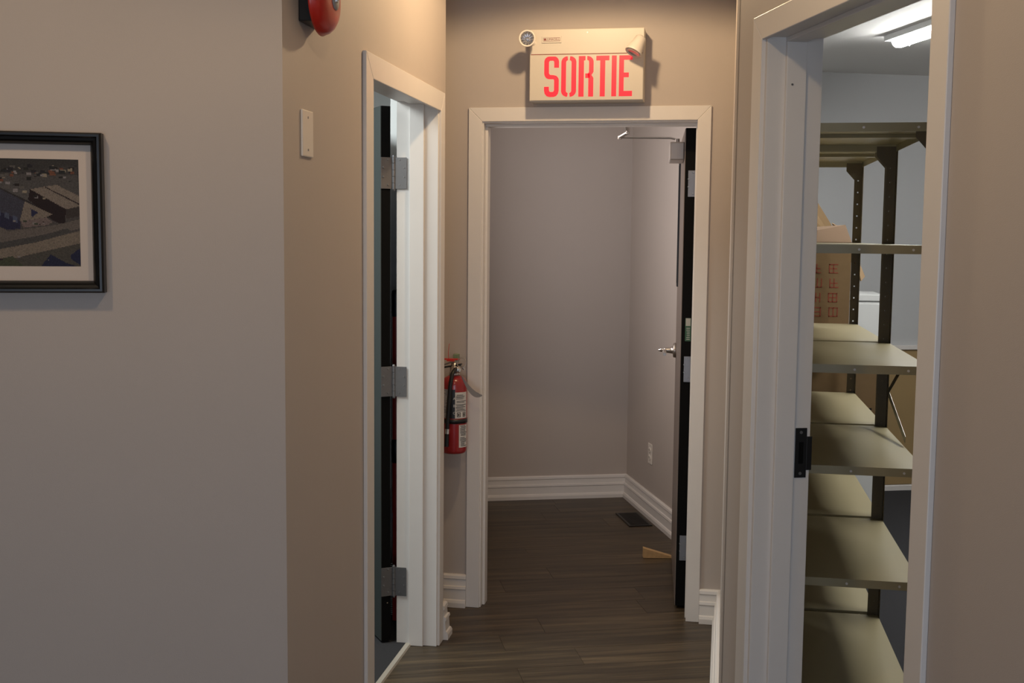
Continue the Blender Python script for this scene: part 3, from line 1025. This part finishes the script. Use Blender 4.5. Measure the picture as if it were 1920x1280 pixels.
def patch(name, m, *a, parent=ex):
    vs, fs = wrap(name, m, *a, parent)
    return MB().add(vs, fs).build(name, m, parent)


l1 = patch('label', 'label_grey', -70, -14, .150, .270, .0004)
l1['label'] = 'grey instruction label'
l2 = patch('label', 'label_white', 16, 78, .150, .258, .0004)
l2['label'] = 'white instruction label with small print and pictograms'
l3 = patch('label', 'label_white', 34, 84, .028, .122, .0004)
l3['label'] = 'white inspection label'
patch('label', 'black', -14, 16, .150, .270, .0003)['label'] = 'black rating column with letters A B C'
for lab, a0, a1, z0, z1, step in ((l2, 20, 74, .180, .252, .0052), (l3, 40, 80, .034, .118, .0056), (l1, -66, -18, .156, .264, .0058)):
    mb = MB()
    z = z0
    while z < z1:
        e_ = a0 + (a1 - a0) * random.uniform(.6, 1.0)
        vs, fs = wrap('', '', a0 + (3 if random.random() < .5 else 0), e_, z, z + step * .42, .0010, None, 6)
        mb.add(vs, fs)
        z += step * (1.8 if random.random() < .18 else 1)
    mb.build('print', 'black' if lab is not l1 else 'label_white', lab)['kind'] = 'stuff'
mb = MB()
for a0 in (25, 53):
    for q in ((a0, a0 + 16, .156, .158), (a0, a0 + 16, .173, .175), (a0, a0 + 3, .156, .175), (a0 + 13, a0 + 16, .156, .175), (a0 + 5, a0 + 10, .160, .170)):
        vs, fs = wrap('', '', *q, .0010, None, 4)
        mb.add(vs, fs)
mb.build('pictogram', 'black', l2)
for ch, z in (('A', .232), ('B', .202), ('C', .172)):
    t = text_obj('letter', ch, .015, 'label_white', ex, (.0115, -.0530, z), (PI / 2, 0, R(12)))
# the curved inspection tag
mb = MB()
top, n = [], 10
for i in range(n + 1):
    s = i / n
    top.append((.040 + .092 * s, -.045 - .03 * s, .330 - .075 * s - .018 * math.sin(PI * s) * .7, .004 + .026 * math.sin(PI * min(1, s * .92 + .08)) ** .8))
vs = []
for (x, y, z, h_) in top:
    vs += [(x, y, z), (x, y + .004, z - h_), (x, y + .0012, z), (x, y + .0052, z - h_)]
fs = []
for i in range(n):
    k = 4 * i
    fs += [(k, k + 4, k + 5, k + 1), (k + 2, k + 3, k + 7, k + 6), (k, k + 2, k + 6, k + 4), (k + 1, k + 5, k + 7, k + 3)]
fs += [(0, 1, 3, 2), (4 * n, 4 * n + 2, 4 * n + 3, 4 * n + 1)]
mb.add(vs, fs)
mb.build('inspection_tag', 'tag_grey', ex)

# ------------------------------------------------------------------ vestibule: outlet, vent, wedge
ol = empty('power_outlet', (VB[0] - BD.x * .505, VB[1] - BD.y * .505, 0.36), TH - R(90))
tag(ol, 'small ivory power outlet plate low on the vestibule wall', 'outlet')
MB().box(-.0375, .0375, -.006, 0, -.058, .058).build('plate', 'plate', ol, bevel=.003)
for z in (-.021, .021):
    s_ = MB().lathe((0, -.0055, z), (0, -1, 0), [(0, .0165), (.0025, .0165), (.003, .015), (.003, 0)], 20).build('socket', 'plate', ol)
    MB().box(-.007, -.005, -.0092, -.0085, z - .004, z + .006).box(.005, .007, -.0092, -.0085, z - .004, z + .006).build('slot', 'black', s_)

vt = empty('floor_vent', (-0.385, 6.305, 0), TH)
tag(vt, 'dark metal floor vent register in the wood floor near the vestibule corner', 'vent')
mb = MB()
vw, vl = .066, .150
for x0, x1, y0, y1 in ((-vw, -vw + .014, -vl, vl), (vw - .014, vw, -vl, vl), (-vw + .014, vw - .014, -vl, -vl + .014), (-vw + .014, vw - .014, vl - .014, vl)):
    mb.box(x0, x1, y0, y1, 0, .005)
mb.build('frame', 'vent', vt, bevel=.001)
mb = MB()
for i in range(22):
    y = -vl + .018 + i * (2 * vl - .036) / 21
    mb.box(-vw + .014, vw - .014, y - .003, y + .003, .0005, .004)
mb.build('louvres', 'vent', vt)['kind'] = 'stuff'
MB().box(-vw + .01, vw - .01, -vl + .01, vl - .01, 0, .0007).build('damper', 'door_black', vt)

wd = empty('door_wedge', (-0.287, 5.542, 0), R(9))
tag(wd, 'pale wooden wedge holding the open exit door', 'door wedge')
MB().slab([(0, 0), (.150, 0), (.150, .006), (0, .050)], (0, 0, .0004), (1, 0, 0), (0, 0, 1), -.035).build('wedge', 'wedge', wd, bevel=.0012)

# ------------------------------------------------------------------ red handled tool behind the office door
br = empty('snow_brush', (-1.234, 4.40, 0.006))
tag(br, 'red handled long brush with black grip standing behind the open office door', 'brush')
MB().cyl((0, 0, .45), (0, 0, 1.27), .0135, n=16).build('handle', 'tool_red', br)
MB().lathe((0, 0, 1.25), (0, 0, 1), [(0, .0145), (.02, .0165), (.09, .0165), (.103, .0155), (.108, .010), (.110, 0)], 20).build('grip', 'black', br)
MB().lathe((0, 0, .655), (0, 0, 1), [(0, .012), (.004, .0165), (.095, .0165), (.10, .012)], 16).build('clamp', 'black', br)
MB().slab([(-.012, 0), (.016, 0), (.019, .25), (.012, .45), (.006, .575), (-.010, .575)], (0, .008, .0), (1, 0, 0), (0, 0, 1), .016).build('brush_head', 'tool_red', br, bevel=.003)
mb = MB()
for i in range(26):
    z = .02 + i * .0085
    mb.box(-.020, -.010, -.006, .006, z, z + .004)
mb.build('bristles', 'black', br)['kind'] = 'stuff'

# ------------------------------------------------------------------ store: metal shelving units
ZS = [1.902, 1.566, 1.229, 0.939, 0.612, 0.268]
X0, X1 = 0.225, 0.613


def perforated(mb, corner, u, w_, z0, z1, th, nrm, hole=.0055, pitch=.0485, zoff=.02):
    """strip of sheet metal w_ wide with a column of real holes"""
    u, nrm = Vector(u), Vector(nrm)
    cx = w_ / 2
    h2 = hole / 2

    def bx_(a, b, za, zb):
        p = [Vector(corner) + u * a, Vector(corner) + u * b]
        vs = [p[0], p[1], p[1] + nrm * th, p[0] + nrm * th]
        v = [Vector((q.x, q.y, za)) for q in vs] + [Vector((q.x, q.y, zb)) for q in vs]
        mb.add(v, [(3, 2, 1, 0), (4, 5, 6, 7), (0, 1, 5, 4), (1, 2, 6, 5), (2, 3, 7, 6), (3, 0, 4, 7)])
    bx_(0, cx - h2, z0, z1)
    bx_(cx + h2, w_, z0, z1)
    z = z0
    zz = z0 + zoff
    while zz < z1:
        bx_(cx - h2, cx + h2, z, min(zz, z1))
        z = zz + hole
        zz += pitch
    if z < z1:
        bx_(cx - h2, cx + h2, z, z1)


def shelf_unit(y0, y1, label):
    u = empty('shelving_unit', (0, 0, 0.006))
    tag(u, label, 'shelving unit', 'olive metal shelving units in the store room')
    for i, z in enumerate(ZS):
        mb = MB()
        lip, t = .024, .0012
        zt = z - .006
        mb.box(X0, X1, y0, y1, zt - t, zt)
        mb.box(X0, X1, y0, y0 + t, zt - lip, zt - t)
        mb.box(X0, X1, y1 - t, y1, zt - lip, zt - t)
        mb.box(X0, X0 + t, y0 + t, y1 - t, zt - lip, zt - t)
        mb.box(X1 - t, X1, y0 + t, y1 - t, zt - lip, zt - t)
        mb.box(X0 + t, X1 - t, y0 + t, y0 + .014, zt - lip - .0004, zt - lip + .0008)
        mb.box(X0 + t, X1 - t, (y0 + y1) / 2 - .03, (y0 + y1) / 2 + .03, zt - .012, zt - t)
        s = mb.build('shelf', 'shelf', u)
        bo = MB()
        for bx in (X0 + .02, .41, .555):
            bo.cyl((bx, y0 - .0035, zt - .013), (bx, y0, zt - .013), .0035, n=8)
        bo.build('bolts', 'trim', s)['kind'] = 'stuff'
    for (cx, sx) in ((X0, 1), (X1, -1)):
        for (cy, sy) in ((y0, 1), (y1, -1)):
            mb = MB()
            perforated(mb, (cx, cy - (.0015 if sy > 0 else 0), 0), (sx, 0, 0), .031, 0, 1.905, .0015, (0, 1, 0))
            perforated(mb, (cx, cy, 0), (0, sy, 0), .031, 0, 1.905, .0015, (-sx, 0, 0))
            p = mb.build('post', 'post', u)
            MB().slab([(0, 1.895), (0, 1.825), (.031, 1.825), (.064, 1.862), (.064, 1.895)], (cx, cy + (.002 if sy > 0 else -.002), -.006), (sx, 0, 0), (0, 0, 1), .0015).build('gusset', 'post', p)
    return u


s1 = shelf_unit(3.300, 4.052, 'olive metal shelving unit nearest the store room doorway')
s2 = shelf_unit(4.085, 4.922, 'olive metal shelving unit standing directly behind the nearest one')
# side braces of the near unit
mb = MB()
b0 = Vector((X1 + .002, 4.03, 1.055))


def bar(mb, p, q, w_, t):
    p, q = Vector(p), Vector(q)
    d = (q - p).normalized()
    s = d.cross(Vector((1, 0, 0))).normalized() * w_ / 2
    n_ = Vector((1, 0, 0)) * t
    v = [p - s, p + s, q + s, q - s]
    v += [x + n_ for x in v]
    mb.add(v, [(3, 2, 1, 0), (4, 5, 6, 7), (0, 1, 5, 4), (1, 2, 6, 5), (2, 3, 7, 6), (3, 0, 4, 7)])


bar(mb, (X1 + .001, 4.035, 1.055), (X1 + .001, 3.70, 1.20), .018, .0015)
mb.build('brace', 'post', s1)
mb = MB()
bar(mb, (X1 + .001, 4.035, 1.055), (X1 + .001, 3.66, .955), .022, .0015)
brb = mb.build('brace', 'shelf', s1)  # paler than the other brace: lamplight put into its colour
brb['label'] = 'loose brace strip, coloured pale for the light on it'

# ------------------------------------------------------------------ store: cardboard boxes behind the shelving


def carton(name, x0, x1, y0, y1, z0, z1, label, open_top=False, rot=0.0, tape=True):
    cx, cy = (x0 + x1) / 2, (y0 + y1) / 2
    e = empty(name, (cx, cy, z0), rot)
    tag(e, label, 'box')
    a, b, h_ = (x1 - x0) / 2, (y1 - y0) / 2, z1 - z0
    t = .004
    mb = MB().box(-a, a, -b, b, 0, t)
    mb.box(-a, a, -b, -b + t, t, h_).box(-a, a, b - t, b, t, h_).box(-a, -a + t, -b + t, b - t, t, h_).box(a - t, a, -b + t, b - t, t, h_)
    mb.build('body', 'card', e)
    if not open_top:
        MB().box(-a, -.002, -b, b, h_, h_ + t).build('flap', 'card', e)
        MB().box(.002, a, -b, b, h_, h_ + t).build('flap', 'card', e)
        if tape:
            MB().box(-.03, .03, -b - .001, b + .001, h_ + t, h_ + t + .0006).box(-.03, .03, -b - .0008, -b, h_ - .06, h_ + t).build('tape', 'tape', e)
    return e, a, b, h_


# a pile behind the far shelving: two closed boxes on the floor, one across them, an open one on top
carton('cardboard_box', .22, .56, 4.99, 5.40, 0.006, .360, 'closed cardboard box on the store carpet behind the lowest shelf')
carton('cardboard_box', .21, .57, 4.99, 5.41, .3646, .700, 'closed cardboard box in the pile behind the second shelf from below')
e, a, b, h_ = carton('cardboard_box', .20, .72, 4.98, 5.42, .7046, 1.018, 'wide brown cardboard box seen behind the shelves, with a hand slot', tape=False)
MB().box(-.02, .05, -b - .0008, -b, .15, .158).build('hand_slot', 'black', e)
MB().box(.185, .235, -b - .0008, -b, .155, .163).build('hand_slot', 'black', e)
MB().box(-a, a, -b - .0006, -b, .135, .1375).build('fold_line', 'card_dark', e)
carton('cardboard_box', .215, .590, 5.0, 5.41, 1.0226, 1.205, 'flat closed cardboard box directly under the open box', tape=False)
e, a, b, h_ = carton('open_cardboard_box', .215, .595, 5.04, 5.38, 1.2096, 1.565, 'open cardboard box with raised flaps and red printed marks on the upper shelf level', open_top=True)
mb = MB()


def flap(poly, t=.004):
    mb_ = MB()
    o_ = Vector(poly[0])
    n_ = (Vector(poly[1]) - o_).cross(Vector(poly[-1]) - o_).normalized() * t
    n = len(poly)
    vs = [Vector(p) for p in poly] + [Vector(p) + n_ for p in poly]
    mb_.add(vs, [tuple(range(n)), tuple(range(2 * n - 1, n - 1, -1))] + [(i, (i + 1) % n, n + (i + 1) % n, n + i) for i in range(n)])
    return mb_


flap([(-a, b, h_), (a - .03, b, h_), (a - .05, b + .02, h_ + .08), (.045, b + .05, h_ + .235), (-a, b + .06, h_ + .38)]).build('flap', 'card', e)
flap([(-a, -b, h_), (a, -b, h_), (a - .02, -b + .08, h_ + .075), (-.02, -b + .12, h_ + .060), (-a, -b + .12, h_ + .03)]).build('flap', 'card_dark', e)
flap([(a, -b, h_ - .002), (a, b, h_ - .002), (a + .10, b - .03, h_ - .15), (a + .045, -b + .0, h_ - .16)]).build('flap', 'card', e)
flap([(a, -b + .002, h_), (a - .012, -b + .06, h_ + .05), (a - .05, b - .02, h_ + .09), (a, b, h_)]).build('flap', 'card', e)
pr = MB()
for col, x0 in enumerate((.03, .10)):
    for r_ in range(4):
        z = .04 + r_ * .062
        x = x0 + (.0 if r_ % 2 else .004)
        y = -b - .0007
        for q in ((x, x + .038, z, z + .004), (x, x + .038, z + .036, z + .040), (x, x + .004, z, z + .04), (x + .034, x + .038, z, z + .04), (x + .004, x + .034, z + .018, z + .022), (x + .017, x + .021, z, z + .04)):
            if random.random() < .85:
                pr.box(q[0], q[1], y, -b, q[2], q[3])
pr_ = pr.build('print', 'card_print', e)
pr_['label'] = 'red printed marks'
pr_['kind'] = 'stuff'

# white cabinet further back, tan panelling on the far wall
cb_ = empty('white_cabinet', (0.80, 6.30, 0.006), 0)
tag(cb_, 'white cabinet standing at the back of the store room behind the shelving', 'cabinet')
MB().box(-.18, .11, 0, .40, 0, 1.245).build('body', 'cabinet', cb_, bevel=.003)
MB().box(-.19, .12, -.008, .41, 1.249, 1.283).build('top', 'cabinet', cb_, bevel=.003)
MB().box(-.17, .10, -.012, 0, .03, 1.235).build('door', 'cabinet', cb_, bevel=.002)
tp = empty('trim_5', F_SF[0], TH, 'structure')
MB().box(-.35, .9, -.010, 0, .045, .900).build('panel', 'tan_panel', tp)
MB().box(-.35, .9, -.022, 0, .900, .926).build('cap_rail', 'trim', tp, bevel=.002)

# ceiling lamp of the store
lp = empty('ceiling_lamp', (0.885, 5.95, 2.585), TH)
tag(lp, 'white fluorescent wraparound lamp on the store room ceiling', 'ceiling lamp')
MB().box(-.058, .058, -2.44, 0.03, -.028, 0).build('base', 'lamp_white', lp, bevel=.003)
mb = MB()
pts = [(.034 * math.cos(t), .036 * math.sin(t)) for t in [PI + PI * i / 12 for i in range(13)]]
n = len(pts)
vs, fs = [], []
for y, s in ((.02, .55), (.005, .85), (-.02, 1), (-2.39, 1), (-2.42, .7)):
    for x, z in pts:
        vs.append((x * s, y, -.0285 + z * s))
for j in range(4):
    for i in range(n - 1):
        fs.append((j * n + i, j * n + i + 1, (j + 1) * n + i + 1, (j + 1) * n + i))
fs += [tuple(range(n)), tuple(4 * n + i for i in range(n - 1, -1, -1))]
mb.add(vs, fs, True)
mb.build('diffuser', 'diffuser', lp)
MB().tube([(0.040, -.05, -.03), (.044, -.05, -.045), (.036, -.05, -.06)], .003, 8).build('clip', 'chrome', lp)
MB().tube([(-0.040, -.05, -.03), (-.044, -.05, -.045), (-.036, -.05, -.06)], .003, 8).build('clip', 'chrome', lp)
